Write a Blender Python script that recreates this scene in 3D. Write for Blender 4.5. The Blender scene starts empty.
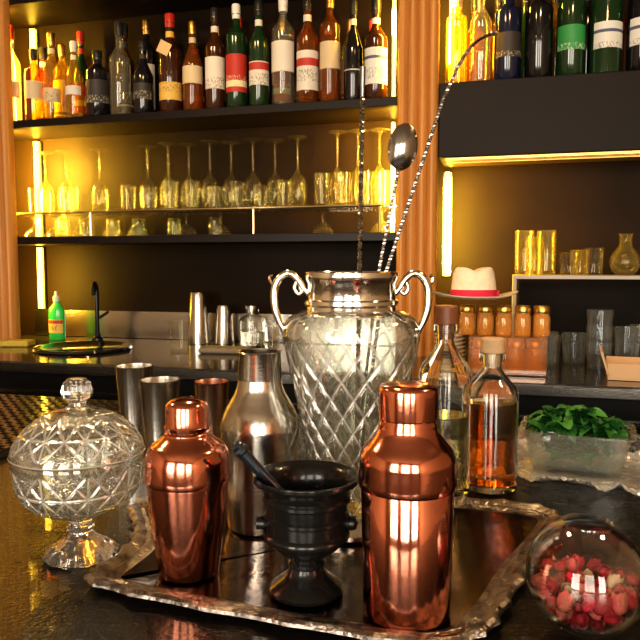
import bpy, bmesh, math, random
from mathutils import Matrix, Vector, noise
random.seed(7)
pi=math.pi
scene=bpy.context.scene
scene.view_settings.view_transform='Standard'
try: scene.view_settings.look='Medium High Contrast'
except Exception: scene.view_settings.look='None'
scene.view_settings.exposure=0.0

# ------------------------------------------------------------------ materials
def new_mat(name):
    m=bpy.data.materials.new(name); m.use_nodes=True
    nt=m.node_tree; nt.nodes.clear()
    out=nt.nodes.new('ShaderNodeOutputMaterial')
    return m,nt,out
def L(nt,a,b): nt.links.new(a,b)
def pbr(name,col,rough=.5,metal=0,trans=0,ior=1.45,coat=0,emit=None,es=0,bump=0,bscale=50,var=0,vscale=8,rvar=0,spec=.5,bstretch=(1,1,1),alpha=1,island=0,col2=None):
    m,nt,out=new_mat(name)
    p=nt.nodes.new('ShaderNodeBsdfPrincipled')
    p.inputs['Base Color'].default_value=(*col,1); p.inputs['Roughness'].default_value=rough
    p.inputs['Metallic'].default_value=metal; p.inputs['Transmission Weight'].default_value=trans
    p.inputs['IOR'].default_value=ior; p.inputs['Coat Weight'].default_value=coat
    p.inputs['Specular IOR Level'].default_value=spec; p.inputs['Alpha'].default_value=alpha
    if emit: p.inputs['Emission Color'].default_value=(*emit,1); p.inputs['Emission Strength'].default_value=es
    tc=nt.nodes.new('ShaderNodeTexCoord'); mp=nt.nodes.new('ShaderNodeMapping')
    mp.inputs['Scale'].default_value=bstretch; L(nt,tc.outputs['Object'],mp.inputs['Vector'])
    if bump:
        n=nt.nodes.new('ShaderNodeTexNoise'); n.inputs['Scale'].default_value=bscale; n.inputs['Detail'].default_value=5
        L(nt,mp.outputs[0],n.inputs['Vector'])
        b=nt.nodes.new('ShaderNodeBump'); b.inputs['Strength'].default_value=bump; b.inputs['Distance'].default_value=.01
        L(nt,n.outputs['Fac'],b.inputs['Height']); L(nt,b.outputs[0],p.inputs['Normal'])
    if var or rvar or island:
        n=nt.nodes.new('ShaderNodeTexNoise'); n.inputs['Scale'].default_value=vscale; n.inputs['Detail'].default_value=6
        L(nt,mp.outputs[0],n.inputs['Vector'])
        if rvar:
            mr=nt.nodes.new('ShaderNodeMapRange'); mr.inputs['From Min'].default_value=.3; mr.inputs['From Max'].default_value=.7
            mr.inputs['To Min'].default_value=max(0,rough-rvar); mr.inputs['To Max'].default_value=rough+rvar
            L(nt,n.outputs['Fac'],mr.inputs['Value']); L(nt,mr.outputs[0],p.inputs['Roughness'])
        if var or island:
            mx=nt.nodes.new('ShaderNodeMix'); mx.data_type='RGBA'
            c2=col2 if col2 else tuple(c*(1-var) for c in col)
            mx.inputs['A'].default_value=(*col,1); mx.inputs['B'].default_value=(*c2,1)
            if island:
                g=nt.nodes.new('ShaderNodeNewGeometry'); L(nt,g.outputs['Random Per Island'],mx.inputs['Factor'])
            else:
                cr=nt.nodes.new('ShaderNodeMapRange'); cr.inputs['From Min'].default_value=.35; cr.inputs['From Max'].default_value=.65
                L(nt,n.outputs['Fac'],cr.inputs['Value']); L(nt,cr.outputs[0],mx.inputs['Factor'])
            L(nt,mx.outputs['Result'],p.inputs['Base Color'])
    L(nt,p.outputs[0],out.inputs[0]); return m
def thin(name,tint,refl=.05,body=None,bodyamt=0,rough=.03,blend=.2,mx_refl=.7):
    """thin-walled glass: tinted see-through with fresnel-like sheen"""
    m,nt,out=new_mat(name)
    t=nt.nodes.new('ShaderNodeBsdfTransparent'); t.inputs[0].default_value=(*tint,1)
    g=nt.nodes.new('ShaderNodeBsdfGlossy'); g.inputs['Roughness'].default_value=rough
    lw=nt.nodes.new('ShaderNodeLayerWeight'); lw.inputs['Blend'].default_value=blend
    mr=nt.nodes.new('ShaderNodeMapRange'); mr.inputs['To Min'].default_value=refl; mr.inputs['To Max'].default_value=mx_refl
    L(nt,lw.outputs['Facing'],mr.inputs['Value'])
    base=t.outputs[0]
    if body:
        d=nt.nodes.new('ShaderNodeBsdfDiffuse'); d.inputs[0].default_value=(*body,1)
        mb=nt.nodes.new('ShaderNodeMixShader'); mb.inputs[0].default_value=bodyamt
        L(nt,t.outputs[0],mb.inputs[1]); L(nt,d.outputs[0],mb.inputs[2]); base=mb.outputs[0]
    mx=nt.nodes.new('ShaderNodeMixShader')
    L(nt,mr.outputs[0],mx.inputs[0]); L(nt,base,mx.inputs[1]); L(nt,g.outputs[0],mx.inputs[2])
    L(nt,mx.outputs[0],out.inputs[0]); return m
def label_mat(name,base,band,ink=(.05,.04,.04),lo=.34,hi=.41):
    m,nt,out=new_mat(name)
    p=nt.nodes.new('ShaderNodeBsdfPrincipled'); p.inputs['Roughness'].default_value=.55
    tc=nt.nodes.new('ShaderNodeTexCoord')
    sx=nt.nodes.new('ShaderNodeSeparateXYZ'); L(nt,tc.outputs['Generated'],sx.inputs[0])
    def between(a,b):
        g=nt.nodes.new('ShaderNodeMath'); g.operation='GREATER_THAN'; g.inputs[1].default_value=a; L(nt,sx.outputs['Z'],g.inputs[0])
        l=nt.nodes.new('ShaderNodeMath'); l.operation='LESS_THAN'; l.inputs[1].default_value=b; L(nt,sx.outputs['Z'],l.inputs[0])
        k=nt.nodes.new('ShaderNodeMath'); k.operation='MULTIPLY'; L(nt,g.outputs[0],k.inputs[0]); L(nt,l.outputs[0],k.inputs[1]); return k.outputs[0]
    m1=nt.nodes.new('ShaderNodeMix'); m1.data_type='RGBA'; m1.inputs['A'].default_value=(*base,1); m1.inputs['B'].default_value=(*band,1)
    L(nt,between(lo,hi),m1.inputs['Factor'])
    mp=nt.nodes.new('ShaderNodeMapping'); mp.inputs['Scale'].default_value=(260,260,120); L(nt,tc.outputs['Object'],mp.inputs[0])
    n=nt.nodes.new('ShaderNodeTexNoise'); n.inputs['Scale'].default_value=1; n.inputs['Detail'].default_value=1; L(nt,mp.outputs[0],n.inputs['Vector'])
    g=nt.nodes.new('ShaderNodeMath'); g.operation='GREATER_THAN'; g.inputs[1].default_value=.56; L(nt,n.outputs['Fac'],g.inputs[0])
    k2=nt.nodes.new('ShaderNodeMath'); k2.operation='MULTIPLY'; L(nt,g.outputs[0],k2.inputs[0]); L(nt,between(.20,.31),k2.inputs[1])
    m2=nt.nodes.new('ShaderNodeMix'); m2.data_type='RGBA'; m2.inputs['B'].default_value=(*ink,1)
    k=nt.nodes.new('ShaderNodeMath'); k.operation='MULTIPLY'; k.inputs[1].default_value=.55; L(nt,k2.outputs[0],k.inputs[0])
    L(nt,k.outputs[0],m2.inputs['Factor']); L(nt,m1.outputs['Result'],m2.inputs['A'])
    L(nt,m2.outputs['Result'],p.inputs['Base Color']); L(nt,p.outputs[0],out.inputs[0]); return m
def emis(name,col,s):
    m,nt,out=new_mat(name); e=nt.nodes.new('ShaderNodeEmission'); e.inputs[0].default_value=(*col,1); e.inputs[1].default_value=s
    L(nt,e.outputs[0],out.inputs[0]); return m

COPPER=pbr('copper_satin_polish',(.88,.34,.22),.13,1,bump=.03,bscale=25,rvar=.06,vscale=14,var=.3)
STEEL=pbr('brushed_steel',(.58,.55,.50),.2,1,bump=.03,bscale=60,bstretch=(1,1,8))
CHROME=pbr('polished_silver',(.80,.76,.70),.14,1,bump=.05,bscale=90)
DSTEEL=pbr('dark_twisted_steel',(.40,.38,.36),.18,1)
IRON=pbr('cast_iron_dark',(.022,.022,.022),.24,.6,bump=.08,bscale=70,rvar=.08,coat=.3,spec=.4)
PEST=pbr('pestle_steel',(.10,.13,.18),.2,.9)
TRAY=pbr('tarnished_tray',(.22,.17,.145),.18,1,bump=.08,bscale=60,rvar=.10,var=.6,vscale=14)
TRAYRIM=pbr('tray_rim_silver',(.50,.44,.40),.28,1,bump=.4,bscale=180,var=.7,vscale=70)
BAR=pbr('bar_black_lacquer',(.010,.008,.006),.20,0,coat=.5,rvar=.10,vscale=40,bump=.22,bscale=170)
CRYSTAL=thin('cut_crystal_clear',(.92,.93,.90),.07,(.9,.9,.85),.04,.03,blend=.35,mx_refl=.9)
CRYSTALIN=thin('cut_crystal_inner',(.93,.94,.91),.05,(.9,.9,.85),.03,.06,blend=.3)
FACET=thin('cut_crystal_facet_cuts',(.80,.82,.80),.22,(.95,.94,.88),.34,.14,blend=.45,mx_refl=.9)
CRYSTALSOLID=pbr('solid_crystal',(1,.99,.96),.02,0,.97,1.5)
GLASSW=pbr('clear_glass',(.98,1,.98),.01,0,1,1.45)
THIN=thin('thin_clear_glass',(.95,.96,.95),.04)
THINW=thin('thin_glass_bright',(.96,.96,.93),.02,(1,.85,.5),.015,blend=.16,mx_refl=.8)
DARKWALL=pbr('dark_stained_panel',(.017,.009,.004),.5,0,bump=.02,bscale=30,var=.4,vscale=3,spec=.12)
SHELF=pbr('shelf_black_wood',(.010,.006,.005),.4,spec=.3)
HOODM=pbr('hood_dark_brown',(.013,.008,.006),.5,var=.2,vscale=4,spec=.25)
PILM=pbr('fluted_oak',(.60,.275,.075),.42,0,bump=.03,bscale=30,bstretch=(10,10,.2),var=.25,vscale=12)
PLASTER=pbr('warm_plaster',(.55,.40,.25),.8,bump=.05,bscale=60)
CEILM=pbr('ceiling_plaster',(.32,.24,.16),.85)
FLOORM=pbr('dark_floor',(.05,.03,.02),.35,var=.4,vscale=3)
STONE=pbr('dark_stone_counter',(.05,.045,.042),.14,0,var=.5,vscale=30,coat=.3)
CAB=pbr('cabinet_dark',(.010,.009,.009),.3)
LED=emis('led_yellow',(1,.60,.05),14)
LEDW=emis('bulb_warm',(1,.72,.35),25)
CORK=pbr('cork',(.50,.33,.19),.8,bump=.3,bscale=150)
WOODB=pbr('stopper_brown',(.20,.07,.03),.4)
BLACKCAP=pbr('cap_black',(.02,.02,.02),.3)
GOLDCAP=pbr('cap_gold',(.75,.5,.15),.3,1)
REDCAP=pbr('cap_red',(.5,.03,.02),.35)
WHITECAP=pbr('cap_white',(.8,.78,.7),.4)
RUBBER=pbr('rubber_mat',(.03,.025,.018),.3,0,coat=.5)

# ------------------------------------------------------------------ mesh builder
class MB:
    def __init__(s): s.v=[];s.f=[];s.m=[]
    def add(s,vs,fs,mat=0,M=None):
        o=len(s.v)
        for v in vs:
            v=Vector(v)
            s.v.append(tuple(M@v) if M else tuple(v))
        for f in fs: s.f.append([i+o for i in f]); s.m.append(mat)
    def lathe(s,prof,seg=40,mat=0,M=None,mod=None,a0=0,a1=2*pi,matfn=None):
        full=abs(a1-a0-2*pi)<1e-6; n=seg if full else seg+1
        vs=[];fs=[]
        for (r,z) in prof:
            for k in range(n):
                a=a0+(a1-a0)*k/seg; rr,zz=r,z
                if mod and r>1e-4: rr,zz=mod(r,z,a)
                vs.append((rr*math.cos(a),rr*math.sin(a),zz))
        mm=[]
        for i in range(len(prof)-1):
            for k in range(seg):
                k2=(k+1)%n if full else k+1
                fs.append((i*n+k,i*n+k2,(i+1)*n+k2,(i+1)*n+k))
                if matfn: mm.append(matfn((prof[i][1]+prof[i+1][1])/2,a0+(a1-a0)*(k+.5)/seg))
        s.add(vs,fs,mat,M)
        if matfn: s.m[-len(mm):]=mm
    def tube(s,pts,r,seg=10,mat=0,M=None,twist=0,cap=True):
        P=[Vector(p) for p in pts]; n=len(P)
        R=r if isinstance(r,(list,tuple)) else [r]*n
        t0=(P[1]-P[0]).normalized(); up=Vector((0,0,1)) if abs(t0.z)<.9 else Vector((1,0,0))
        nr=t0.cross(up).normalized(); vs=[];fs=[];dist=0
        for i in range(n):
            t=(P[min(i+1,n-1)]-P[max(i-1,0)]).normalized()
            nr=(nr-t*nr.dot(t)).normalized(); b=t.cross(nr)
            if i: dist+=(P[i]-P[i-1]).length
            for k in range(seg):
                a=2*pi*k/seg+twist*dist
                vs.append(P[i]+(nr*math.cos(a)+b*math.sin(a))*R[i])
        for i in range(n-1):
            for k in range(seg):
                fs.append((i*seg+k,i*seg+(k+1)%seg,(i+1)*seg+(k+1)%seg,(i+1)*seg+k))
        if cap: fs.append(tuple(range(seg))[::-1]); fs.append(tuple((n-1)*seg+k for k in range(seg)))
        s.add(vs,fs,mat,M)
    def box(s,c,d,mat=0,M=None):
        x,y,z=c;a,b,h=d[0]/2,d[1]/2,d[2]/2
        vs=[(x+i*a,y+j*b,z+k*h) for i in(-1,1) for j in(-1,1) for k in(-1,1)]
        s.add(vs,[(0,1,3,2),(4,6,7,5),(0,4,5,1),(2,3,7,6),(0,2,6,4),(1,5,7,3)],mat,M)
    def build(s,name,mats,loc=(0,0,0),rz=0,angle=38,bevel=0,parent=None,smooth=True):
        me=bpy.data.meshes.new(name); me.from_pydata(s.v,[],s.f)
        for m in mats: me.materials.append(m)
        for p,mi in zip(me.polygons,s.m): p.material_index=mi
        bm=bmesh.new(); bm.from_mesh(me); bmesh.ops.remove_doubles(bm,verts=bm.verts,dist=1e-6)
        bmesh.ops.dissolve_degenerate(bm,edges=bm.edges,dist=1e-7)
        bmesh.ops.recalc_face_normals(bm,faces=bm.faces); bm.to_mesh(me); bm.free()
        if smooth:
            for p in me.polygons: p.use_smooth=True
            me.set_sharp_from_angle(angle=math.radians(angle))
        ob=bpy.data.objects.new(name,me); bpy.context.collection.objects.link(ob)
        ob.location=loc; ob.rotation_euler=(0,0,rz)
        if bevel:
            b=ob.modifiers.new('bevel','BEVEL'); b.width=bevel; b.segments=2; b.limit_method='ANGLE'
        if parent: ob.parent=parent
        return ob
def empty(name,loc=(0,0,0),rz=0):
    e=bpy.data.objects.new(name,None); bpy.context.collection.objects.link(e); e.location=loc; e.rotation_euler=(0,0,rz); e.empty_display_size=.05; return e
def spl(P,n=6):
    out=[]; 
    P=[Vector(p) for p in P]
    for i in range(len(P)-1):
        p0=P[max(i-1,0)];p1=P[i];p2=P[i+1];p3=P[min(i+2,len(P)-1)]
        for k in range(n):
            t=k/n
            out.append(tuple(.5*((2*p1)+(p2-p0)*t+(2*p0-5*p1+4*p2-p3)*t*t+(3*p1-p0-3*p2+p3)*t**3)))
    out.append(tuple(P[-1])); return out
def boxobj(name,x0,x1,y0,y1,z0,z1,mat,bevel=0):
    b=MB(); b.box(((x0+x1)/2,(y0+y1)/2,(z0+z1)/2),(x1-x0,y1-y0,z1-z0)); return b.build(name,[mat],bevel=bevel,smooth=False)

# ------------------------------------------------------------------ room shell
XL,XR,YF,YB,H=-2.9,2.2,-2.6,2.62,2.95
boxobj('floor',XL-.1,XR+.1,YF-.1,YB+.1,-.1,0,FLOORM)
boxobj('ceiling',XL-.1,XR+.1,YF-.1,YB+.1,H,H+.1,CEILM)
boxobj('wall_back',XL,XR,YB,YB+.1,0,H,DARKWALL)
boxobj('wall_left',XL-.1,XL,YF,YB,0,H,PLASTER)
boxobj('wall_right',XR,XR+.1,YF,YB,0,H,PLASTER)
wins=[(-2.0,-.9),(-.45,.65),(1.0,1.9)]
b=MB(); xs=[XL]+[q for w in wins for q in w]+[XR]
for i in range(0,len(xs),2): b.box(((xs[i]+xs[i+1])/2,YF-.05,H/2),(xs[i+1]-xs[i],.1,H))
for w in wins:
    b.box(((w[0]+w[1])/2,YF-.05,.35),(w[1]-w[0],.1,.7)); b.box(((w[0]+w[1])/2,YF-.05,(2.6+H)/2),(w[1]-w[0],.1,H-2.6))
b.build('wall_front',[PLASTER],smooth=False)
for i,w in enumerate(wins):
    b=MB(); cx=(w[0]+w[1])/2; ww=w[1]-w[0]
    for x in (w[0]+.025,cx,w[1]-.025): b.box((x,YF-.03,1.65),(.05,.06,1.9))
    for z in (.725,1.85,2.575): b.box((cx,YF-.03,z),(ww,.06,.05))
    b.build('window_%d'%(i+1),[CAB],smooth=False)

# back-bar: shelves, pillars, hood
boxobj('shelf_upper',-2.10,-.34,2.375,2.615,1.94,1.97,SHELF,.002)
boxobj('shelf_lower',-2.10,-.34,2.375,2.615,1.483,1.513,SHELF,.002)
boxobj('trim_header',-2.10,-.34,2.375,2.615,2.412,2.6,SHELF,.002)
boxobj('trim_header_upper',-2.88,2.19,2.38,2.62,2.62,2.94,SHELF)
boxobj('trim_divider',-.33,-.25,2.38,2.618,1.092,2.61,SHELF)
boxobj('trim_cabinet_side',-2.16,-2.10,2.345,2.618,1.092,2.61,SHELF)
# neighbouring back-lit bay, left of the pillar
boxobj('shelf_side_upper',-2.88,-2.17,2.375,2.615,1.94,1.97,SHELF,.002)
boxobj('shelf_side_lower',-2.88,-2.17,2.375,2.615,1.483,1.513,SHELF,.002)
e=empty('glass_rack_shelf')
b=MB(); b.box((-1.20,2.50,1.606),(1.66,.16,.008)); b.build('rack_glass',[THIN],parent=e,smooth=False)
b=MB(); b.tube([(-2.05,2.41,1.608),(-.42,2.41,1.608)],.005,8); 
for x in (-2.04,-1.58,-.9,-.43): b.tube([(x,2.41,1.514),(x,2.41,1.608)],.004,8)
b.build('rack_rail',[STEEL],parent=e)
def pillar(name,x0,x1,z0,z1,nf):
    b=MB(); n=nf*8; w=x1-x0; pts=[]
    for i in range(n+1):
        t=i/n; ph=(t*nf)%1
        pts.append((x0+w*t, 2.345-.017*math.sin(pi*ph)**.8 if i<n else 2.345))
    pts=[(x0,2.372)]+pts+[(x1,2.372)]
    vs=[(p[0],p[1],z) for z in (z0,z1) for p in pts]; m=len(pts)
    fs=[(i,i+1,m+i+1,m+i) for i in range(m-1)]+[tuple(range(m))[::-1],tuple(range(m,2*m))]
    b.add(vs,fs); return b.build(name,[PILM],angle=50)
pillar('fluted_pillar',-.360,-.226,1.0905,2.62,4)
pillar('fluted_pillar',-2.13,-1.89,1.0905,2.62,7)
boxobj('range_hood_cabinet',-.224,2.19,2.36,2.615,1.757,2.0,HOODM,.003)
b=MB(); b.box((.9,2.385,1.752),(2.2,.03,.008)); b.box((.9,2.42,1.750),(2.2,.01,.012)); b.box((.9,2.50,1.754),(2.2,.12,.004)); b.build('trim_hood_lip',[GOLDCAP],smooth=False)

# LED strips (real fixtures on the back wall)
def led(x,z0,z1,y=2.606,w=.008):
    b=MB(); b.box((x,y+.004,(z0+z1)/2),(w*2.2,.006,z1-z0),1); b.box((x,y-.003,(z0+z1)/2),(w,.008,z1-z0),0); return b.build('led_strip_light',[LED,STEEL],smooth=False)
led(-1.965,1.98,2.40,w=.020); led(-1.965,1.52,1.93,w=.020); led(-1.965,1.21,1.475,w=.020)
led(-.415,1.98,2.40); led(-.415,1.52,1.93)
led(-.212,1.36,1.74,w=.014); led(-.205,2.01,2.5)
for x in (-2.24,-2.78):
    led(x,1.52,1.93,w=.03); led(x,1.98,2.55,w=.03); led(x,1.12,1.47,w=.03)
def area(name,loc,rot,size,sy,col,power,spread=pi):
    l=bpy.data.lights.new(name,'AREA'); l.shape='RECTANGLE'; l.size=size; l.size_y=sy; l.color=col; l.energy=power; l.spread=spread
    o=bpy.data.objects.new(name,l); bpy.context.collection.objects.link(o); o.location=loc; o.rotation_euler=rot; return o
YEL=(1,.60,.05)
# LED strips mounted on the back of the pillars, washing the panel behind them
def ledglow(x,z,h,p,side,y=2.40):
    area('led_glow_light',(x,y,z),(pi/2,0,side),.02,h,YEL,p)
ledglow(-1.95,2.20,.40,14,-.30); ledglow(-1.95,1.73,.38,44,-.30); ledglow(-1.95,1.33,.24,6,-.1)
ledglow(-.375,2.20,.40,6,.30); ledglow(-.375,1.73,.38,24,.25)
ledglow(-.205,1.55,.34,13,-.5); ledglow(-.205,2.25,.36,8,-.5)
for z,p in((1.3,45),(1.72,70),(2.25,70)): ledglow(-2.50,z,.36,p,0,2.38)

# back counter
boxobj('back_counter_top',XL+.005,XR-.005,1.88,2.615,1.055,1.09,STONE,.003)
b=MB(); b.box((-.35,2.28,.53),(5.05,.66,1.045))
b.box((-.35,1.945,.98),(5.05,.012,.012),1); b.box((-.35,1.945,.93),(5.05,.012,.006),1)
for x in (-2.1,-1.5,-.9,-.3,.3,.9,1.5): b.box((x,1.948,.5),(.008,.006,.9),1); b.box((x+.3,1.935,.86),(.2,.012,.012),1)
b.build('bar_back_cabinet',[CAB,STEEL],smooth=False)
boxobj('trim_counter_edge',XL+.01,XR-.01,1.873,1.879,1.06,1.085,STEEL)
boxobj('trim_backsplash',-2.0,-.40,2.605,2.619,1.092,1.205,STEEL)

# front bar
boxobj('bar_counter_top',-2.3,1.5,.25,1.45,1.02,1.07,BAR,.004)
b=MB(); b.box((-.4,.9,.51),(3.6,.95,1.02)); 
for x in (-1.9,-1.2,-.5,.2,.9): b.box((x,.42,.51),(.05,.02,.9))
b.build('bar_counter_base',[DARKWALL],smooth=False)
BZ=1.07; TZ=BZ+.0042

# ------------------------------------------------------------------ bar mat
b=MB(); b.box((0,0,.004),(.95,.50,.006))
for i in range(34): b.box((-.465+i*.0282,0,.010),(.011,.49,.007))
for j in range(19): b.box((0,-.24+j*.0266,.010),(.94,.011,.007))
b.build('bar_mat',[RUBBER],(-1.30,1.175,BZ),smooth=False)

# ------------------------------------------------------------------ tray
out=[(-.375,.592),(-.408,.615),(-.411,.70),(-.445,.76),(-.475,.81),(-.46,.865),(-.40,.925),(-.28,.945),(-.10,.950),(.03,.945),(.072,.915),(.06,.85),(.025,.74),(-.0,.64),(-.025,.590),(-.08,.570),(-.22,.576)]
N=len(out); dense=[]
for i in range(N):
    p0,p1,p2,p3=[Vector(out[(i+k)%N]) for k in(-1,0,1,2)]
    for k in range(24):
        t=k/24; dense.append(.5*((2*p1)+(p2-p0)*t+(2*p0-5*p1+4*p2-p3)*t*t+(3*p1-p0-3*p2+p3)*t**3))
n=len(dense); C=sum((d for d in dense),Vector((0,0)))/n
rings=[(-.026,.0035,0),(-.020,.0045,.001),(-.016,.007,.003),(-.011,.0060,.004),(-.005,.0095,.006),(.000,.0105,.007),(.004,.008,.009),(.005,.005,.009),(-.004,.0012,.001),(-.035,.0005,0)]
b=MB(); vs=[]
for (o,h,sc) in rings:
    for i in range(n):
        t=(dense[(i+1)%n]-dense[i-1]).normalized(); nr=Vector((t.y,-t.x))
        if (dense[i]-C).dot(nr)<0: nr=-nr
        w=abs(math.sin(i*pi/12))*.55+.30*abs(math.sin(i*pi/34))+.15*math.cos(i*pi/3)
        p=dense[i]+nr*(o+sc*(w-.5)); vs.append((p.x,p.y,h+(sc*.35*w)))
fs=[]
for r in range(len(rings)-1):
    fs+= [(r*n+i,r*n+(i+1)%n,(r+1)*n+(i+1)%n,(r+1)*n+i) for i in range(n)]
b.add(vs,fs,1)
cv=[(C.x,C.y,.0035)]+vs[:n]; b.add(cv,[(0,i+1,(i+1)%n+1) for i in range(n)],0)
cv=[(C.x,C.y,.0005)]+vs[-n:]; b.add(cv,[(0,i+1,(i+1)%n+1) for i in range(n)],0)
b.build('silver_serving_tray',[TRAY,TRAYRIM],(0,0,BZ))

# ------------------------------------------------------------------ copper shakers
b=MB()
b.lathe([(0,0),(.038,0),(.0405,.002),(.0412,.006),(.0418,.05),(.0432,.125),(.0425,.126)],64)
b.lathe([(.0428,.1215),(.0448,.1215),(.0456,.124),(.0456,.128),(.0450,.143)]+spl([(.0450,.143),(.0445,.149),(.0415,.157),(.034,.166),(.0285,.174),(.0272,.181)],5)+[(.0262,.183),(.0262,.185),(.0275,.186),(.0277,.207)]+spl([(.0277,.207),(.0268,.2135),(.022,.2165),(.012,.2178),(0,.218)],4),64)
b.build('copper_cocktail_shaker',[COPPER],(-.084,.628,TZ))
b=MB()
b.lathe([(0,0),(.029,0),(.0318,.002),(.0325,.006)]+spl([(.0325,.006),(.036,.035),(.040,.065),(.0430,.103)],6)+[(.0425,.104)],64)
b.lathe([(.0428,.1005),(.0447,.1005),(.0455,.103),(.0455,.107),(.0447,.120)]+spl([(.0447,.120),(.0435,.128),(.039,.137),(.031,.143),(.0250,.148),(.0235,.151)],5)+[(.0215,.1525),(.0215,.154),(.0235,.155),(.0240,.158),(.0225,.160),(.0222,.176)]+spl([(.0222,.176),(.021,.181),(.0165,.185),(.009,.1875),(0,.188)],4),64)
b.build('copper_cocktail_shaker',[COPPER],(-.319,.652,TZ))
b=MB()
b.lathe([(0,0),(.038,0),(.041,.003)]+spl([(.041,.003),(.0435,.04),(.047,.09),(.0492,.120),(.0485,.132),(.044,.146),(.036,.160),(.0295,.173),(.0272,.184)],6)+[(.0268,.186),(.0272,.188),(.0262,.218),(.0270,.2195),(.0262,.2205),(.0250,.2195),(.0250,.19),(.040,.13),(.038,.02),(0,.015)],64)
b.build('steel_cocktail_shaker',[STEEL],(-.290,.795,TZ))

# ------------------------------------------------------------------ mortar & pestle
e=empty('mortar_and_pestle',(-.186,.642,TZ),.26)
b=MB()
pr=[(0,0),(.034,0),(.0365,.002),(.0365,.005),(.034,.008)]+spl([(.034,.008),(.027,.014),(.020,.020),(.0165,.027)],5)+[(.0185,.029),(.0185,.032),(.0165,.034)]+spl([(.0165,.034),(.022,.040),(.033,.048),(.038,.055)],5)+[(.0425,.057),(.0435,.060),(.0425,.063),(.0400,.065),(.0400,.076),(.0425,.078),(.0425,.081),(.0402,.083),(.0410,.093),(.0440,.0955),(.0440,.0985),(.0420,.101)]+spl([(.0420,.101),(.0440,.107),(.0495,.112),(.0525,.114)],4)+[(.0532,.116),(.0528,.119),(.0505,.1195)]+spl([(.0505,.1195),(.043,.113),(.038,.100),(.036,.08),(.028,.062),(.014,.054),(0,.052)],5)
b.lathe(pr,64)
for sgn in(-1,1):
    b.lathe([(0,-.004),(.006,-.004),(.0075,0),(.006,.005),(0,.007)],16,0,Matrix.Translation((sgn*.0445,0,.07))@Matrix.Rotation(sgn*pi/2,4,'Y'))
b.build('mortar',[IRON],parent=e)
b=MB()
p0=Vector((-.008,.004,.078)); p1=Vector((-.070,-.012,.154)); d=(p1-p0)
prof=[(0,.0),(.06,.011),(.14,.0125),(.22,.010),(.27,.0065),(.32,.0058),(.6,.0055),(.86,.006),(.88,.0078),(.91,.0078),(.93,.0062),(.965,.0066),(.99,.004),(1.0,.0005)]
b.tube([p0+d*t for t,r in prof],[max(r,.0005) for t,r in prof],20)
b.build('pestle',[PEST],parent=e)

# ------------------------------------------------------------------ lidded crystal dish
e=empty('lidded_crystal_candy_dish',(-.461,.668,BZ+.0005),.2)
def stars(n,z0,z1,rows=1):
    """groove strength of a star/fan cut pattern: diamonds with spokes"""
    def f(z,a):
        t=(z-z0)/(z1-z0)
        if not 0<t<1: return 0
        u=(a*n/(2*pi))%1-.5; v=(t*rows)%1-.5
        au=abs(u);av=abs(v)
        d=abs(au+av-.5)                     # diamond outline
        c=min(au,av,abs(au-av)*.7)          # spokes of the star
        inside=1 if au+av<.5 else 0
        g=max(0,1-d/.07)
        if inside: g=max(g,max(0,1-c/.045))
        else:
            fan=abs(((au-.5)/(max(.02,(.5-av)+.02))*3)%1-.5)
            g=max(g,max(0,1-fan/.18)*.7)
        return g*min(1,8*t,8*(1-t))
    return f
b=MB()
def foot(r,z,a):
    return (r*(1+.035*math.cos(12*a)*min(1,r/.03)),z)
b.lathe([(0,0),(.034,0),(.040,.001),(.041,.003)]+spl([(.041,.003),(.034,.010),(.020,.019),(.0125,.028)],6)+[(.0150,.031),(.0150,.034)]+spl([(.0125,.036),(.014,.044),(.024,.051)],4)+[(0,.052)],72,0,None,foot)
b.build('foot',[CRYSTALSOLID],parent=e)
b=MB()
outer=spl([(.022,.051),(.042,.056),(.058,.066),(.067,.080),(.0705,.098),(.0715,.114)],22)
inner=spl([(.0675,.115),(.066,.098),(.062,.080),(.052,.068),(.036,.060),(0,.058)],6)
sf=stars(9,.056,.113)
b.lathe([(0,.050)]+outer,360,0,None,lambda r,z,a:(r-.0022*sf(z,a),z),matfn=lambda z,a:2 if sf(z,a)>.4 else 0)
b.lathe([outer[-1],(.0708,.1175),(.0685,.1175)]+inner[:1],360,0); b.lathe(inner,72,1)
b.build('bowl',[CRYSTAL,CRYSTALIN,FACET],parent=e)
b=MB()
outer=spl([(.0725,.121),(.070,.131),(.060,.146),(.045,.158),(.028,.166),(.014,.170)],22)
inner=spl([(.009,.166),(.026,.162),(.043,.154),(.058,.142),(.066,.130),(.0690,.121)],6)
sl=stars(9,.123,.168)
b.lathe([(.0690,.121),(.0715,.1185),(.0735,.1200),(.0725,.121)],180,2)
b.lathe(outer,360,0,None,lambda r,z,a:(r-.0018*sl(z,a),z-.0010*sl(z,a)),matfn=lambda z,a:2 if sl(z,a)>.4 else 0)
b.lathe([(0,.166)]+inner,72,1)
b.build('lid',[CRYSTAL,CRYSTALIN,FACET],parent=e,angle=50)
def fac(r,z,a):
    return (r*(1-.08*abs(math.sin(4*a))),z)
b=MB(); b.lathe([(0,.168),(.014,.170),(.010,.173),(.0095,.177),(.0165,.183),(.0185,.190),(.0165,.197),(.010,.203),(0,.2035)],64,0,None,fac)
b.build('lid_knob',[CRYSTALSOLID],parent=e,angle=30)

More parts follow.
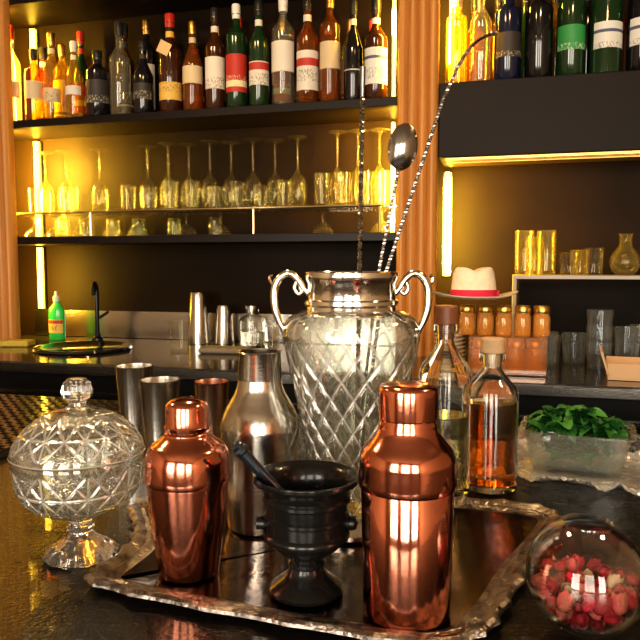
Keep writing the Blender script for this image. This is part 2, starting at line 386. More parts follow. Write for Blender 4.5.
# ------------------------------------------------------------------ big crystal jar with silver collar
e=empty('crystal_jar_with_silver_collar',(-.180,.819,TZ),math.radians(15))
outer=spl([(.040,.022),(.046,.04),(.052,.08),(.060,.13),(.071,.18),(.080,.220),(.083,.242),(.080,.256),(.070,.266),(.055,.272)],22)
def qg(z,a):
    t=(z-.03)/(.238-.03)
    if not 0<t<1: return 0,0
    n=16; u=a*n/(2*pi); w=math.log(1+z*3.0)*12
    d1=abs(((u+w)%1)-.5); d2=abs(((u-w)%1)-.5)
    return max(0,1-min(.5-d1,.5-d2)/.13),d1+d2
def quilt(r,z,a):
    g,d=qg(z,a); t=(z-.03)/(.238-.03)
    if g or d:
        env=min(1,6*t,6*(1-t)); return r-.0035*env*g+.0025*env*(.5-d),z
    if r>.05: return r*(1+.014*math.cos(16*a)*max(0,min(1,(t-1)*8))),z
    return r,z
def qm(z,a):
    g,d=qg(z,a)
    if z>.240: return 2 if math.cos(16*a)<-.86 else 0
    return 2 if (g>.42 or d>.86) else 0
inner=spl([(.051,.272),(.065,.262),(.075,.250),(.077,.238),(.074,.215),(.065,.175),(.054,.13),(.044,.08),(.036,.045),(.0,.035)],8)
b=MB(); b.lathe([(0,.022)]+outer,384,0,None,quilt,matfn=qm); b.lathe([outer[-1],inner[0]],96); b.lathe(inner,96,1)
b.build('jar_body',[CRYSTAL,CRYSTALIN,FACET],parent=e,angle=60)
# water in the jar, filled to the shoulder
b=MB(); b.lathe([(0,.0365)]+spl([(.036,.046),(.043,.08),(.053,.13),(.0635,.175),(.0665,.185)],6)+[(0,.185)],64)
b.build('water',[thin('water_in_jar',(.93,.94,.86),.06,(.8,.8,.6),.05)],parent=e)
b=MB(); b.lathe([(0,0),(.050,0),(.055,.003),(.055,.008)]+spl([(.052,.010),(.046,.016),(.040,.021)],4)+[(0,.0215)],64)
b.lathe(spl([(.058,.266),(.0555,.270),(.054,.276)],3)+[(.0565,.279),(.0565,.283),(.0535,.285),(.0535,.304),(.0555,.307),(.0570,.312),(.0560,.317),(.0535,.318),(.0515,.315),(.0505,.300),(.0505,.272),(.055,.268)],72)
b.build('silver_collar',[CHROME],parent=e)
b=MB()
for sg in(-1,1):
    P=spl([(sg*.052,0,.290),(sg*.059,0,.298),(sg*.065,0,.308),(sg*.075,0,.3155),(sg*.086,0,.311),(sg*.093,0,.297),(sg*.093,0,.275),(sg*.088,0,.258),(sg*.082,0,.246),(sg*.080,0,.236)],6)
    R=[.0034+.0014*math.sin(pi*i/(len(P)-1)) for i in range(len(P))]
    b.tube(P,R,12)
    P=spl([(sg*.065,0,.308),(sg*.069,0,.298),(sg*.065,0,.291),(sg*.060,0,.294),(sg*.063,0,.299)],6); b.tube(P,.0026,10)
    P=spl([(sg*.090,0,.302),(sg*.097,0,.304),(sg*.099,0,.311),(sg*.095,0,.313)],5); b.tube(P,.002,8)
    b.lathe([(0,-.006),(.009,-.003),(.010,.0),(.008,.003),(0,.004)],14,0,Matrix.Translation((sg*.080,0,.240))@Matrix.Rotation(sg*pi/2,4,'Y'))
b.build('scroll_handles',[CHROME],parent=e)
# spoons
def rf(r,F,z): return Vector((-.2588*F+.9659*r,.9659*F+.2588*r,z))
def densify(P,step=.0022):
    o=[]; 
    for a,c in zip(P[:-1],P[1:]):
        a=Vector(a);c=Vector(c);k=max(1,int((c-a).length/step))
        o+=[a.lerp(c,i/k) for i in range(k)]
    return o+[Vector(P[-1])]
b=MB(); P=densify([rf(.045,.842,1.13),rf(.0505,.842,1.60)]); b.tube(P,.0030,4,0,None,420)
b.tube([rf(.0505,.842,1.60),rf(.0507,.842,1.635)],[.0028,.0036],12); b.build('bar_spoon',[DSTEEL],angle=25)
b=MB(); P=densify([rf(.045,.86,1.15),rf(.071,.85,1.386),rf(.095,.85,1.515)]); b.tube(P,.0022,4,0,None,420)
M=Matrix.Translation(rf(.1005,.85,1.543))@Matrix.Rotation(math.radians(15),4,'Z')@Matrix.Rotation(math.radians(8),4,'Y')@Matrix.Scale(1.1,4)
def sp(u,v,off):
    x=.0165*u*math.sqrt(max(0,1-v*v*.98)); return (x, off-.008*(1-u*u)*(1-v*v)+.002, v*.026)
vs=[];n=13
for off in (0,.0012):
    for i in range(n):
        for j in range(n): vs.append(sp(-1+2*j/(n-1),-1+2*i/(n-1),off))
fs=[(o+i*n+j,o+i*n+j+1,o+(i+1)*n+j+1,o+(i+1)*n+j) for o in(0,n*n) for i in range(n-1) for j in range(n-1)]
b.add(vs,fs,0,M); b.build('bar_spoon',[DSTEEL])
b=MB(); P=densify([rf(.050,.855,1.15),rf(.079,.85,1.385),rf(.148,.85,1.598)]+[rf(*q) for q in spl([(.148,.85,1.598),(.170,.85,1.645),(.188,.85,1.667),(.206,.85,1.676)],6)][1:])
b.tube(P,.0024,4,0,None,420)
b.lathe([(0,-.003),(.0035,-.002),(.0045,0),(.0035,.002),(0,.003)],12,0,Matrix.Translation(rf(.208,.85,1.676)))
b.build('bar_spoon',[DSTEEL],angle=25)

# ------------------------------------------------------------------ foreground bottles
def corkbottle(name,loc,r,h,neck,liqcol,fill,stop,seg=48,stopr=.017):
    e=empty(name,loc); sh=h*.66; nh=h*.90
    g=[(0,.004),(r*.8,.0),(r*.96,.002),(r,.008),(r,sh*.92)]+spl([(r,sh*.92),(r*.93,sh*1.02),(r*.6,sh*1.12),(neck,sh*1.20)],5)+[(neck,nh-.012),(neck*1.25,nh-.011),(neck*1.25,nh),(neck*.75,nh),(neck*.75,sh*1.2)]+spl([(neck*.75,sh*1.2),(r*.55,sh*1.1),(r*.86,sh*1.0),(r*.94,sh*.9)],4)+[(r*.94,.012),(0,.012)]
    b=MB(); b.lathe(g,seg); b.build('glass',[GLASSW],parent=e)
    lq=pbr(name+'_liquid',liqcol,.0,0,1,1.34)
    b=MB(); b.lathe([(0,.0125),(r*.935,.0125),(r*.935,h*fill),(0,h*fill)],seg); b.build('liquid',[lq],parent=e)
    b=MB(); b.lathe([(0,nh-.02),(neck*.72,nh-.02),(neck*.74,nh+.001),(stopr,nh+.001),(stopr,h-.002),(stopr*.9,h),(0,h)],24); b.build('stopper',[stop],parent=e)
corkbottle('glass_bottle',(-.078,.965,BZ+.0125),.036,.262,.013,(.97,.88,.50),.42,WOODB)
corkbottle('amber_spirit_bottle',(-.016,1.035,BZ),.039,.224,.015,(.88,.27,.02),.58,CORK)

# ------------------------------------------------------------------ steel cups
def cup(name,loc,r0,r1,h,mat):
    b=MB(); b.lathe([(0,.002),(r0*.9,.0),(r0,.003),(r0+(r1-r0)*.3,h*.28),(r0+(r1-r0)*.32,h*.30),(r1,h-.002),(r1+.0012,h),(r1-.0015,h),(r0,.006),(0,.006)],40); return b.build(name,[mat],loc)
BSTEEL=pbr('bright_steel',(.78,.74,.68),.22,1)
cup('steel_mixing_cup',(-.640,1.10,BZ),.022,.033,.150,BSTEEL)
cup('steel_mixing_cup',(-.560,1.045,BZ),.024,.034,.137,BSTEEL)
cup('steel_mixing_cup',(-.505,1.135,BZ),.022,.032,.122,pbr('rosy_steel',(.75,.50,.38),.2,1))

# ------------------------------------------------------------------ mint container
PLAST=thin('clear_plastic',(.92,.95,.94),.06,(.75,.8,.78),.07,.08)
MINT=pbr('mint_leaf',(.06,.23,.045),.4,bump=.3,bscale=160,island=1,col2=(.012,.075,.018),spec=.5)
e=empty('plastic_tub_of_mint',(.118,1.175,BZ+.008),-.12)
def rrect(a,c,r,z,n=5):
    o=[]
    for sx,sy,st in((1,1,0),(-1,1,pi/2),(-1,-1,pi),(1,-1,3*pi/2)):
        for k in range(n+1):
            t=st+pi/2*k/n; o.append((sx*(a-r)+r*math.cos(t),sy*(c-r)+r*math.sin(t),z))
    return o
rr=[rrect(.068,.048,.018,0),rrect(.080,.060,.020,.056),rrect(.088,.068,.022,.057),rrect(.088,.068,.022,.060),rrect(.078,.058,.020,.059),rrect(.066,.046,.018,.003)]
m=len(rr[0]); b=MB(); vs=[p for r in rr for p in r]
fs=[(i*m+k,i*m+(k+1)%m,(i+1)*m+(k+1)%m,(i+1)*m+k) for i in range(5) for k in range(m)]+[tuple(range(m)),tuple(5*m+k for k in range(m))]
b.add(vs,fs); b.build('tub',[PLAST],parent=e)
b=MB()
def leaf(M,l,w,bend):
    n=9; vs=[];fs=[]
    for i in range(n):
        t=i/(n-1); ww=w*math.sin(pi*min(1,t*.93+.05))**.8*(1-.25*t)
        zz=-bend*(t-.4)**2*l*2
        ser=1+.08*(i%2)
        vs+=[(-ww*ser,t*l,zz+ww*.35),(0,t*l,zz),(ww*ser,t*l,zz+ww*.35)]
    for i in range(n-1):
        for j in range(2): fs.append((i*3+j,i*3+j+1,(i+1)*3+j+1,(i+1)*3+j))
    b.add(vs,fs,0,M)
for i in range(270):
    x=random.gauss(0,.038); y=random.gauss(0,.029)
    x=max(-.062,min(.062,x)); y=max(-.042,min(.042,y))
    top=.088-.5*(abs(x)/.07)**2*.03-(abs(y)/.05)**2*.012
    z=random.uniform(.012,top) if i<130 else random.uniform(top-.02,top)
    k=.72 if z<.060 else 1
    l=random.uniform(.03,.046)*(.75 if z<.06 else 1)
    M=Matrix.Translation((x*k,y*k,z))@Matrix.Rotation(random.uniform(0,2*pi),4,'Z')@Matrix.Rotation(random.uniform(-.45,.4),4,'X')@Matrix.Rotation(random.uniform(-.6,.6),4,'Y')@Matrix.Translation((0,-l*.5,0))
    leaf(M,l,l*random.uniform(.26,.34),random.uniform(.1,.5))
b.build('mint_leaves',[MINT],parent=e)
FILM=thin('white_cling_film',(.90,.92,.94),.14,(.95,.95,.97),.45,.12,blend=.35,mx_refl=.9)
b=MB(); n=110; vs=[]
for i in range(n):
    for j in range(n):
        x=(j/(n-1)-.5)*.27; y=(i/(n-1)-.5)*.205
        h=noise.ridged_multi_fractal(Vector((x*26,y*26,3)),.8,2.2,5,1,2)*.015
        edge=max(abs(x)/.135,abs(y)/.1025)
        h=h*(.06+2.1*max(0,edge-.66)) 
        vs.append((x+.022*noise.noise(Vector((y*30,1,2))),y+.022*noise.noise(Vector((x*25,5,2))),max(.0008,h)))
b.add(vs,[(i*n+j,i*n+j+1,(i+1)*n+j+1,(i+1)*n+j) for i in range(n-1) for j in range(n-1)])
b.build('crumpled_plastic_wrap',[FILM],(.122,1.150,BZ+.0005),-.15,angle=15)

# ------------------------------------------------------------------ globe with rosebuds
e=empty('glass_bowl_of_dried_rosebuds',(.0755,.640,BZ+.0005))
R=.052; pr=[]
for k in range(0,29):
    a=-pi/2+(.18)+ (pi-.18-.42)*k/28; pr.append((R*math.cos(a),R+R*math.sin(a)))
inn=[(r*.965,R+(z-R)*.965) for r,z in pr][::-1]
b=MB(); b.lathe([(0,pr[0][1])]+pr+[(pr[-1][0]*1.04,pr[-1][1]+.002)]+inn+[(0,inn[-1][1])],72)
b.build('glass_globe',[thin('globe_glass',(.97,.98,.98),.03,blend=.30,mx_refl=.95)],parent=e,angle=60)
ROSE=pbr('dried_rose',(.60,.012,.035),.55,island=1,col2=(.24,.015,.02),bump=.5,bscale=200)
ROSE2=pbr('dried_rose_pink',(.80,.12,.14),.55,island=1,col2=(.50,.18,.10),bump=.5,bscale=200)
ROSE3=pbr('dried_rose_cream',(.70,.42,.30),.6,island=1,col2=(.35,.30,.12),bump=.5,bscale=200)
# each bud: an ovoid core wrapped with overlapping cupped petals
b=MB()
def bud(M,s,mt):
    b.lathe([(0,-s),(s*.45,-s*.8),(s*.72,-s*.2),(s*.62,s*.5),(s*.25,s*.95),(.0001,s)],10,mt,M)
    for k in range(7):
        a=k*2.4; tw=.75+.1*(k%3); up=(.9,1.15,1.0)[k%3]; rr=.74+.05*(k%3)
        n=5; vs=[]
        for i in range(n):
            t=i/(n-1)
            for j in range(n):
                u=-1+2*j/(n-1)
                an=a+u*tw*(math.sin(pi*min(1,.15+t*.8)))
                rad=s*(rr*math.sin(pi*(.18+.5*t))**.7+.10*t*t*(1+.6*abs(u)))
                vs.append((rad*math.cos(an),rad*math.sin(an),s*(-.85+(.85+up)*t-.12*t*u*u)))
        b.add(vs,[(i*n+j,i*n+j+1,(i+1)*n+j+1,(i+1)*n+j) for i in range(n-1) for j in range(n-1)],mt,M)
placed=[]
tries=0
while len(placed)<105 and tries<16000:
    tries+=1
    p=Vector((random.uniform(-.05,.05),random.uniform(-.05,.05),random.uniform(.006,.058)))
    s=random.uniform(.0058,.0090)
    if (p-Vector((0,0,R))).length>R*.95-s*1.05: continue
    if p.z>.045+.012*noise.noise(p*40): continue
    if any((p-q).length<(s+t)*.76 for q,t in placed): continue
    placed.append((p,s))
    M=Matrix.Translation(p)@Matrix.Rotation(random.uniform(0,6.3),4,'Z')@Matrix.Rotation(random.uniform(-1.5,1.5),4,'X')
    bud(M,s,random.choice([0,0,0,0,1,1,1,2]))
b.build('rosebuds',[ROSE,ROSE2,ROSE3],parent=e,angle=50)

# ------------------------------------------------------------------ liquor bottles
def gl(name,c,r=.12): return pbr(name,c,r,0,coat=.6,spec=.6)
B_DARK=gl('bottle_black',(.008,.008,.010)); B_GREEN=gl('bottle_green',(.010,.038,.012)); B_BROWN=gl('bottle_brown',(.05,.015,.005))
B_NAVY=gl('bottle_navy',(.008,.012,.04)); B_AMBER=thin('bottle_amber',(.75,.38,.07),.05,(.4,.13,.015),.25); B_CLEAR=thin('bottle_clear',(.88,.88,.80),.07,(.6,.55,.4),.10)
B_YEL=thin('bottle_yellow',(.95,.80,.30),.05,(.7,.42,.05),.15); B_PINK=thin('bottle_rose',(.8,.45,.25),.06,(.4,.14,.05),.25)
L_W=label_mat('label_white',(.75,.70,.58),(.75,.70,.58)); L_WR=label_mat('label_white_red',(.75,.70,.58),(.5,.05,.03)); L_C=label_mat('label_cream',(.68,.54,.32),(.15,.10,.05),lo=.14,hi=.17); L_Y=label_mat('label_yellow',(.75,.48,.10),(.4,.04,.02))
L_R=label_mat('label_red',(.50,.04,.025),(.8,.7,.4),(.9,.8,.5),.2,.26); L_D=label_mat('label_dark',(.04,.035,.03),(.6,.5,.3),(.7,.6,.4),.16,.18); L_G=label_mat('label_green',(.04,.30,.08),(.8,.8,.7),(.8,.8,.7),.15,.19)
L_WB=label_mat('label_pale',(.75,.74,.68),(.1,.12,.2),lo=.4,hi=.43)
def bottle(x,y,z,h,r,body,lab,cap,style=0,lt=.82,lb=.12):
    b=MB(); sh=(.60,.68,.52,.72)[style]; nk=(.74,.80,.74,.82)[style]; rn=r*(.36,.34,.33,.45)[style]
    b.lathe([(0,0),(r*.9,0),(r,.006),(r,sh*h)]+spl([(r,sh*h),(r*.93,(sh+.03)*h),(r*.62,(sh+(nk-sh)*.6)*h),(rn,nk*h)],4)+[(rn,.90*h),(rn*1.2,.902*h),(rn*1.2,.915*h),(0,.917*h)],32)
    b.lathe([(rn*1.08,.86*h),(rn*1.12,.87*h),(rn*1.22,.915*h),(rn*1.22,.99*h),(rn*1.1,h),(0,h)],20,2)
    if lab:
        b.lathe([(r*1.012,lb*h),(r*1.012,sh*h*lt)],24,1,None,None,-pi/2-1.25,-pi/2+1.35)
        if style in(0,2): b.lathe([(rn*1.06,.76*h),(rn*1.06,.82*h)],16,1,None,None,-pi/2-1.4,-pi/2+1.4)
    return b.build('liquor_bottle',[body,lab or L_W,cap],(x,y,z),rz=random.uniform(0,.4))
rows=[(-1.937,.385,.034,B_CLEAR,L_W,REDCAP,0,.7,.25),(-1.833,.285,.037,B_AMBER,L_C,BLACKCAP,1,.8,.3),(-1.749,.34,.034,B_YEL,L_C,GOLDCAP,0,.6,.2),(-1.649,.30,.034,B_YEL,L_W,WHITECAP,2,.8,.3),
(-1.545,.255,.046,B_DARK,L_D,BLACKCAP,1,.8,.2),(-1.448,.355,.040,B_CLEAR,None,BLACKCAP,0,.8,.1),(-1.349,.275,.038,B_DARK,L_D,BLACKCAP,2,.8,.2),(-1.234,.365,.043,B_BROWN,L_Y,REDCAP,0,.5,.12),
(-1.143,.33,.038,B_AMBER,L_C,GOLDCAP,2,.95,.3),(-1.053,.37,.037,B_BROWN,L_W,BLACKCAP,0,.85,.2),(-.968,.375,.039,B_GREEN,L_R,WHITECAP,1,.75,.15),(-.881,.38,.037,B_GREEN,L_WR,BLACKCAP,0,.7,.2),
(-.788,.385,.042,B_CLEAR,L_W,WHITECAP,1,.85,.3),(-.697,.38,.040,B_AMBER,L_WR,BLACKCAP,0,.8,.12),(-.615,.382,.037,B_AMBER,L_C,GOLDCAP,1,.8,.3),(-.53,.345,.034,B_DARK,L_W,BLACKCAP,2,.6,.3),(-.45,.34,.040,B_BROWN,L_WB,BLACKCAP,0,.85,.15)]
for x,h,r,bo,la,ca,st,lt,lb in rows: bottle(x,2.43,1.9705,h,r,bo,la,ca,st,lt,lb)
xb=[-1.88,-1.79,-1.70,-1.50,-1.40,-1.29,-1.19,-1.10,-1.01,-.925,-.835,-.745,-.655,-.57,-.485]
bodies=[B_AMBER,B_YEL,B_GREEN,B_BROWN,B_DARK,B_CLEAR,B_GREEN,B_AMBER]
for i,x in enumerate(xb): bottle(x,2.555,1.9705,random.uniform(.30,.40),.036,bodies[i%8],[L_W,L_C,L_R,L_D][i%4],[BLACKCAP,GOLDCAP,REDCAP][i%3],i%3)
rt=[(-.170,.30,.035,B_YEL,None,CORK,3),(-.090,.34,.035,B_CLEAR,None,WHITECAP,0),(-.003,.31,.044,B_NAVY,L_D,BLACKCAP,3),(.095,.33,.044,B_DARK,None,BLACKCAP,1),(.195,.34,.044,B_GREEN,L_G,BLACKCAP,1),(.300,.32,.049,B_GREEN,L_WB,BLACKCAP,3),(.408,.33,.046,B_DARK,L_WB,CORK,3)]
for x,h,r,bo,la,ca,st in rt: bottle(x-.005,2.43,2.0005,h,r,bo,la,ca,st,.7,.25)
for i,x in enumerate([-.12,-.04,.05,.15,.25,.35]): bottle(x,2.555,2.0005,.33,.036,bodies[(i*3)%8],None,BLACKCAP,i%3)
for i,x in enumerate([-2.72,-2.60,-2.48,-2.36]): bottle(x,2.50,1.9705,.33,.036,[B_AMBER,B_YEL,B_CLEAR,B_YEL][i],L_C,GOLDCAP,i%3)
b=MB(); b.box((0,0,0),(.05,.001,.045)); o=b.build('paper_tag',[pbr('kraft',(.72,.52,.25),.8)],(-1.235,2.382,2.20),smooth=False); o.rotation_euler=(0,.5,0)

# ------------------------------------------------------------------ glassware
def wine(x,y,z,h,rb):
    b=MB()   # upside-down: rim at z=0, foot on top
    hb=h*.52
    pr=spl([(rb*.80,0),(rb,hb*.4),(rb*.85,hb*.78),(rb*.3,hb*.98),(.0045,hb*1.06)],5)+[(.0042,h*.72),(.0045,h*.93)]+spl([(.0045,h*.93),(.012,h*.965),(.036,h*.988)],3)+[(.0375,h*.994),(.036,h),(0,h)]
    b.lathe(pr,32); return b.build('wine_glass',[THINW],(x,y,z))
def tumb(x,y,z,h,r0,r1,mat=None,name='tumbler_glass'):
    # thin single wall, heavy base, rolled rim
    b=MB(); b.lathe([(0,0),(r0*.95,0),(r0,.002),(r0+(r1-r0)*.12,h*.12),(r1,h-.002),(r1+.0006,h),(r1-.0012,h),(r1-.0016,h-.003)],32)
    b.lathe([(0,.010),(r0*.97,.010)],32)
    return b.build(name,[mat or THINW],(x,y,z))
for x in (-1.88,-1.78,-1.62): wine(x,2.545,1.6105,.262,.036)
for i in range(8): wine(-1.40+i*.090,2.545,1.6105,.265+.008*(i%2),.037)
for i in range(8): tumb(-1.44+i*.092,2.458,1.6105,random.choice([.10,.085,.11]),.027,.031)
tumb(-1.70,2.458,1.6105,.10,.03,.033); tumb(-1.86,2.458,1.6105,.10,.03,.033)
def coupe(x,y,z):
    b=MB(); b.lathe(spl([(.042,0),(.034,.022),(.012,.040),(.004,.046)],4)+[(.0040,.070)]+spl([(.0040,.070),(.012,.080),(.032,.084)],3)+[(.033,.0855),(0,.0865)],28); return b.build('coupe_glass',[THINW],(x,y,z))
for xx in(-1.876,-1.77,-1.647,-1.513,-1.403,-1.194,-1.052,-.648,-.43): coupe(xx,2.46,1.5135)
for xx in(-1.82,-1.71,-1.58,-1.46,-1.30,-1.12): tumb(xx,2.57,1.5135,.075,.030,.028)
for xx in (-.615,-.535,-.455): wine(xx,2.545,1.6105,.285,.036)
for xx in (-.65,-.575,-.495,-.43): tumb(xx,2.455,1.6105,.12,.028,.031)
def tin(x,y,r0,r1,h,mat=STEEL,name='shaker_tin'):
    b=MB(); b.lathe([(r0*.95,.0),(r0,.001),(r0,.004),(r1,h-.012),(r1*.93,h-.003),(r1*.8,h),(0,h)],36); return b.build(name,[mat],(x,y,1.0905))
tin(-1.165,2.50,.046,.034,.205); tin(-1.067,2.52,.040,.030,.155); 
corkbottle('small_glass_bottle',(-.94,2.50,1.0905),.050,.155,.020,(.9,.9,.85),.35,STEEL,32,.028)
tumb(-1.135,2.27,1.0905,.105,.034,.040)
tumb(-.82,2.36,1.0905,.085,.034,.038)
b=MB(); b.box((0,0,.010),(.18,.09,.020)); b.build('folded_bar_towel',[pbr('towel',(.22,.19,.14),.9,bump=.4,bscale=90)],(-.95,2.26,1.0905),.1,bevel=.008)
b=MB(); b.lathe([(0,.003),(.15,.003),(.165,.012),(.175,.012),(.178,.003),(.17,.0)],48,0,None,None); b.build('sink_basin',[pbr('black_enamel',(.01,.01,.011),.12,coat=.6)],(-1.50,2.22,1.0905))
b=MB(); b.lathe([(0,0),(.024,0),(.022,.012),(.012,.02),(.012,.03)],24)
b.tube([(0,0,.02),(0,0,.205)],.009,12); b.tube(spl([(0,0,.20),(0,-.01,.227),(0,-.05,.237),(0,-.09,.220),(0,-.10,.19)],6),.008,12); b.tube([(0,0,.09),(.045,-.01,.12)],.006,10)
b.build('sink_faucet',[pbr('faucet_black',(.02,.02,.022),.2,.6)],(-1.60,2.47,1.0905),.45)
SOAP=pbr('soap_green',(.05,.62,.10),.15,coat=.5)
b=MB(); b.lathe([(0,0),(.028,0),(.031,.004),(.031,.11)]+spl([(.031,.11),(.028,.13),(.014,.15),(.011,.158)],4)+[(.011,.165),(0,.165)],28,0,Matrix.Diagonal((1.15,.8,1,1)))
b.lathe([(.013,.160),(.014,.163),(.014,.18),(.007,.183),(.006,.20),(0,.202)],20,1); b.lathe([(.0318,.03),(.0318,.085)],20,2,Matrix.Diagonal((1.15,.8,1,1)),None,-pi/2-1,-pi/2+1.2)
b.build('dish_soap_bottle',[SOAP,WHITECAP,L_Y],(-1.790,2.47,1.0905))
b=MB(); b.box((0,0,.012),(.11,.07,.024)); b.build('yellow_sponge',[pbr('sponge',(.55,.42,.08),.95,bump=.6,bscale=120)],(-1.80,2.24,1.0905),.2,bevel=.006)

# ------------------------------------------------------------------ hat, jars, crate
STRAW=pbr('straw_weave',(.85,.74,.58),.8,bump=.3,bscale=220,var=.12,vscale=60)
RIB=pbr('hat_band_red',(.55,.02,.08),.7)
e=empty('straw_hat',(-.088,2.05,1.2955),.25)
def brim(r,z,a): return (r*(1+.10*abs(math.cos(a))), z+(.020*abs(math.cos(a))**3)*((r-.06)/.06 if r>.06 else 0)-.006*math.sin(a)*((r-.06)/.06 if r>.06 else 0))
def crown(r,z,a): 
    pin=.010*max(0,-math.sin(a))*max(0,(z-.05)/.05)
    return (r*(1+.10*abs(math.cos(a))-pin*6*abs(math.cos(a))), z-(.012*math.exp(-(math.cos(a)*r/.02)**2) if z>.085 else 0))
b=MB(); b.lathe([(.060,.008),(.075,.006),(.095,.006),(.112,.009),(.114,.012),(.112,.0125),(.095,.009),(.075,.009),(.060,.012)],64,0,None,brim)
b.lathe([(.060,.008),(.059,.03),(.056,.06)]+spl([(.056,.06),(.052,.085),(.044,.098),(.028,.097),(.012,.090),(0.0005,.088)],5),64,0,None,crown)
b.build('straw_body',[STRAW],parent=e)
b=MB(); b.lathe([(.0615,.011),(.0608,.024),(.0595,.034),(.058,.034)],64,0,None,lambda r,z,a:(r*(1+.10*abs(math.cos(a))),z)); b.box((.066,-.012,.022),(.006,.02,.018))
b.build('ribbon',[RIB],parent=e)
ORG=thin('orange_wrap_plastic',(1,.82,.60),.10,(1,.50,.20),.12,.12,blend=.3)
AMB=thin('amber_jar_glass',(1,.86,.55),.06,(1,.52,.14),.30,blend=.28)
e=empty('orange_crate_of_jars',(-.02,2.07,1.0905))
b=MB(); 
b.box((.03,0,.107),(.21,.16,.004)); b.box((.03,0,.004),(.21,.16,.006))
for sy in(-.08,.08): b.box((.03,sy,.056),(.21,.003,.10))
for sx in(-.075,.135): b.box((sx,0,.056),(.003,.16,.10))
b.build('crate',[ORG],parent=e,smooth=False,bevel=.0015)
b=MB()
def jar(b,x,y,z,s=1):
    M=Matrix.Translation((x,y,z))@Matrix.Scale(s,4)
    b.lathe([(0,0),(.021,0),(.023,.003),(.023,.052),(.019,.062),(.019,.066)],24,0,M); b.lathe([(.0205,.064),(.0215,.066),(.0215,.080),(.020,.082),(0,.082)],24,1,M)
for i in range(5):
    for j in range(2): jar(b,-.085+i*.052,-.03+j*.06,.1095)
for i in range(4):
    for j in range(2): jar(b,-.045+i*.050,-.035+j*.06,.0075,1.05)
b.build('jars',[AMB,GOLDCAP],parent=e)
b=MB()
for k in range(9): b.lathe([(0,k*.012),(.03,k*.012),(.046,k*.012+.010),(.044,k*.012+.011),(0,k*.012+.0095)],28)
b.build('stack_of_saucers',[pbr('cream_ceramic',(.7,.62,.5),.25)],(-.155,2.07,1.0905))

# ------------------------------------------------------------------ right niche shelf + glassware
b=MB(); b.box((.55,2.49,1.360),(1.05,.22,.012)); b.box((.031,2.49,1.222),(.012,.22,.262)); b.box((1.07,2.49,1.222),(.012,.22,.262))
b.build('countertop_shelf_unit',[pbr('shelf_pale_edge',(.42,.38,.34),.3)],smooth=False,bevel=.001)
YG=thin('glass_tinted_as_yellow_lit',(1,.96,.70),.03,(1,.82,.25),.05,blend=.18,mx_refl=.8)  # yellow light on the glassware is put into the tint and body colour
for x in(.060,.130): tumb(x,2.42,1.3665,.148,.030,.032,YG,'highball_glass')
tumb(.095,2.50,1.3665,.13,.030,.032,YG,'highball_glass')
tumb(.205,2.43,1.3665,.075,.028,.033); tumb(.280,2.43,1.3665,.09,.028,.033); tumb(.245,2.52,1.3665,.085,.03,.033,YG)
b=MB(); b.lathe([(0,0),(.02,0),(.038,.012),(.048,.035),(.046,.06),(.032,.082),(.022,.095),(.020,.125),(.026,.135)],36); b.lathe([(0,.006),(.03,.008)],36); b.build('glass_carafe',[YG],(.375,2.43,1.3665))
THINB=thin('pale_tumbler_glass',(.90,.94,.97),.03,(.65,.75,.85),.05,blend=.18,mx_refl=.8)
for k,(x,y) in enumerate([(.13,2.22),(.215,2.30),(.130,2.32)]): tumb(x,y,1.0905,.095,.033,.040,THINB)
b=MB()
for k in range(3): b.lathe([(0,k*.048),(.032,k*.048),(.039,k*.048+.08),(.0385,k*.048+.0815)],28)
b.build('stacked_tumblers',[THINB],(.275,2.19,1.0905))
tumb(.365,2.27,1.0905,.12,.034,.040,THINB); tumb(.42,2.36,1.0905,.12,.034,.040,THINB)
b=MB(); b.box((0,0,.006),(.22,.16,.010)); 
for sy in(-.078,.078): b.box((0,sy,.026),(.22,.006,.04))
b.add([(-.11,-.081,.01),(-.11,.081,.01),(-.13,.081,.075),(-.13,-.081,.075),(-.105,-.081,.01),(-.105,.081,.01),(-.124,.081,.075),(-.124,-.081,.075)],[(0,1,2,3),(7,6,5,4),(0,3,7,4),(1,5,6,2),(3,2,6,7),(0,4,5,1)])
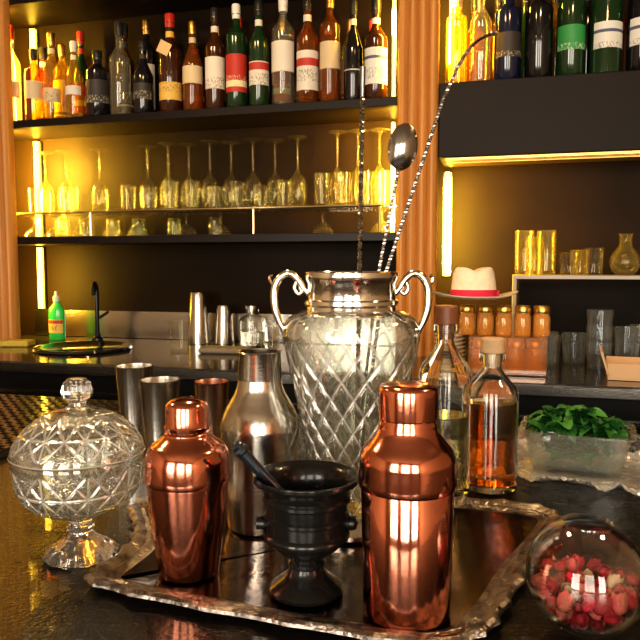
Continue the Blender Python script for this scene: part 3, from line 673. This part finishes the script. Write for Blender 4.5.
b.build('wooden_serving_caddy',[pbr('pale_wood',(.62,.42,.25),.5,bump=.1,bscale=40,bstretch=(1,8,8))],(.39,2.05,1.0905),-.1,smooth=False)

# ------------------------------------------------------------------ lights
for i,w in enumerate(wins):
    area('window_daylight',((w[0]+w[1])/2,YF+.05,1.65),(pi/2,0,0),w[1]-w[0]-.1,1.8,(1,.89,.72),(64,42,46)[i])
for i,(x,y) in enumerate([(-1.5,1.0),(-.45,1.15),(.6,1.0)]):
    e=empty('pendant_lamp',(x,y,2.35))
    b=MB(); b.lathe([(.012,.16),(.03,.15),(.11,.02),(.13,-.02),(.127,-.02),(.107,.02),(.028,.14)],32,0); b.tube([(0,0,.15),(0,0,.6)],.004,8); b.build('shade',[CAB],parent=e)
    b=MB(); b.lathe([(0,-.045),(.02,-.038),(.03,-.015),(.025,.01),(.012,.04),(.012,.06),(0,.06)],20); b.build('bulb',[LEDW],parent=e)
    l=bpy.data.lights.new('pendant_light','SPOT'); l.energy=26; l.color=(1,.66,.32); l.spot_size=2.3; l.spot_blend=.6; l.shadow_soft_size=.05
    o=bpy.data.objects.new('pendant_light',l); bpy.context.collection.objects.link(o); o.location=(x,y,2.28)
for x in(-1.5,-.6,.3):
    l=bpy.data.lights.new('track_spot','SPOT'); l.energy=24; l.color=(1,.60,.28); l.spot_size=1.1; l.spot_blend=.7; l.shadow_soft_size=.06
    o=bpy.data.objects.new('track_spot',l); bpy.context.collection.objects.link(o); o.location=(x,1.0,2.85)
    o.rotation_euler=(Vector((x,2.4,1.9))-Vector((x,1.0,2.85))).to_track_quat('-Z','Y').to_euler()
w=bpy.data.worlds.new('daylight'); scene.world=w; w.use_nodes=True
w.node_tree.nodes['Background'].inputs[0].default_value=(.85,.9,1,1); w.node_tree.nodes['Background'].inputs[1].default_value=1.5

# ------------------------------------------------------------------ camera
cam=bpy.data.cameras.new('camera'); co=bpy.data.objects.new('camera',cam); bpy.context.collection.objects.link(co)
co.location=(0,0,1.4); cam.sensor_width=36; cam.lens=38.81; cam.clip_start=.01
co.rotation_euler=(math.radians(90-4.557),0,math.radians(15)); scene.camera=co
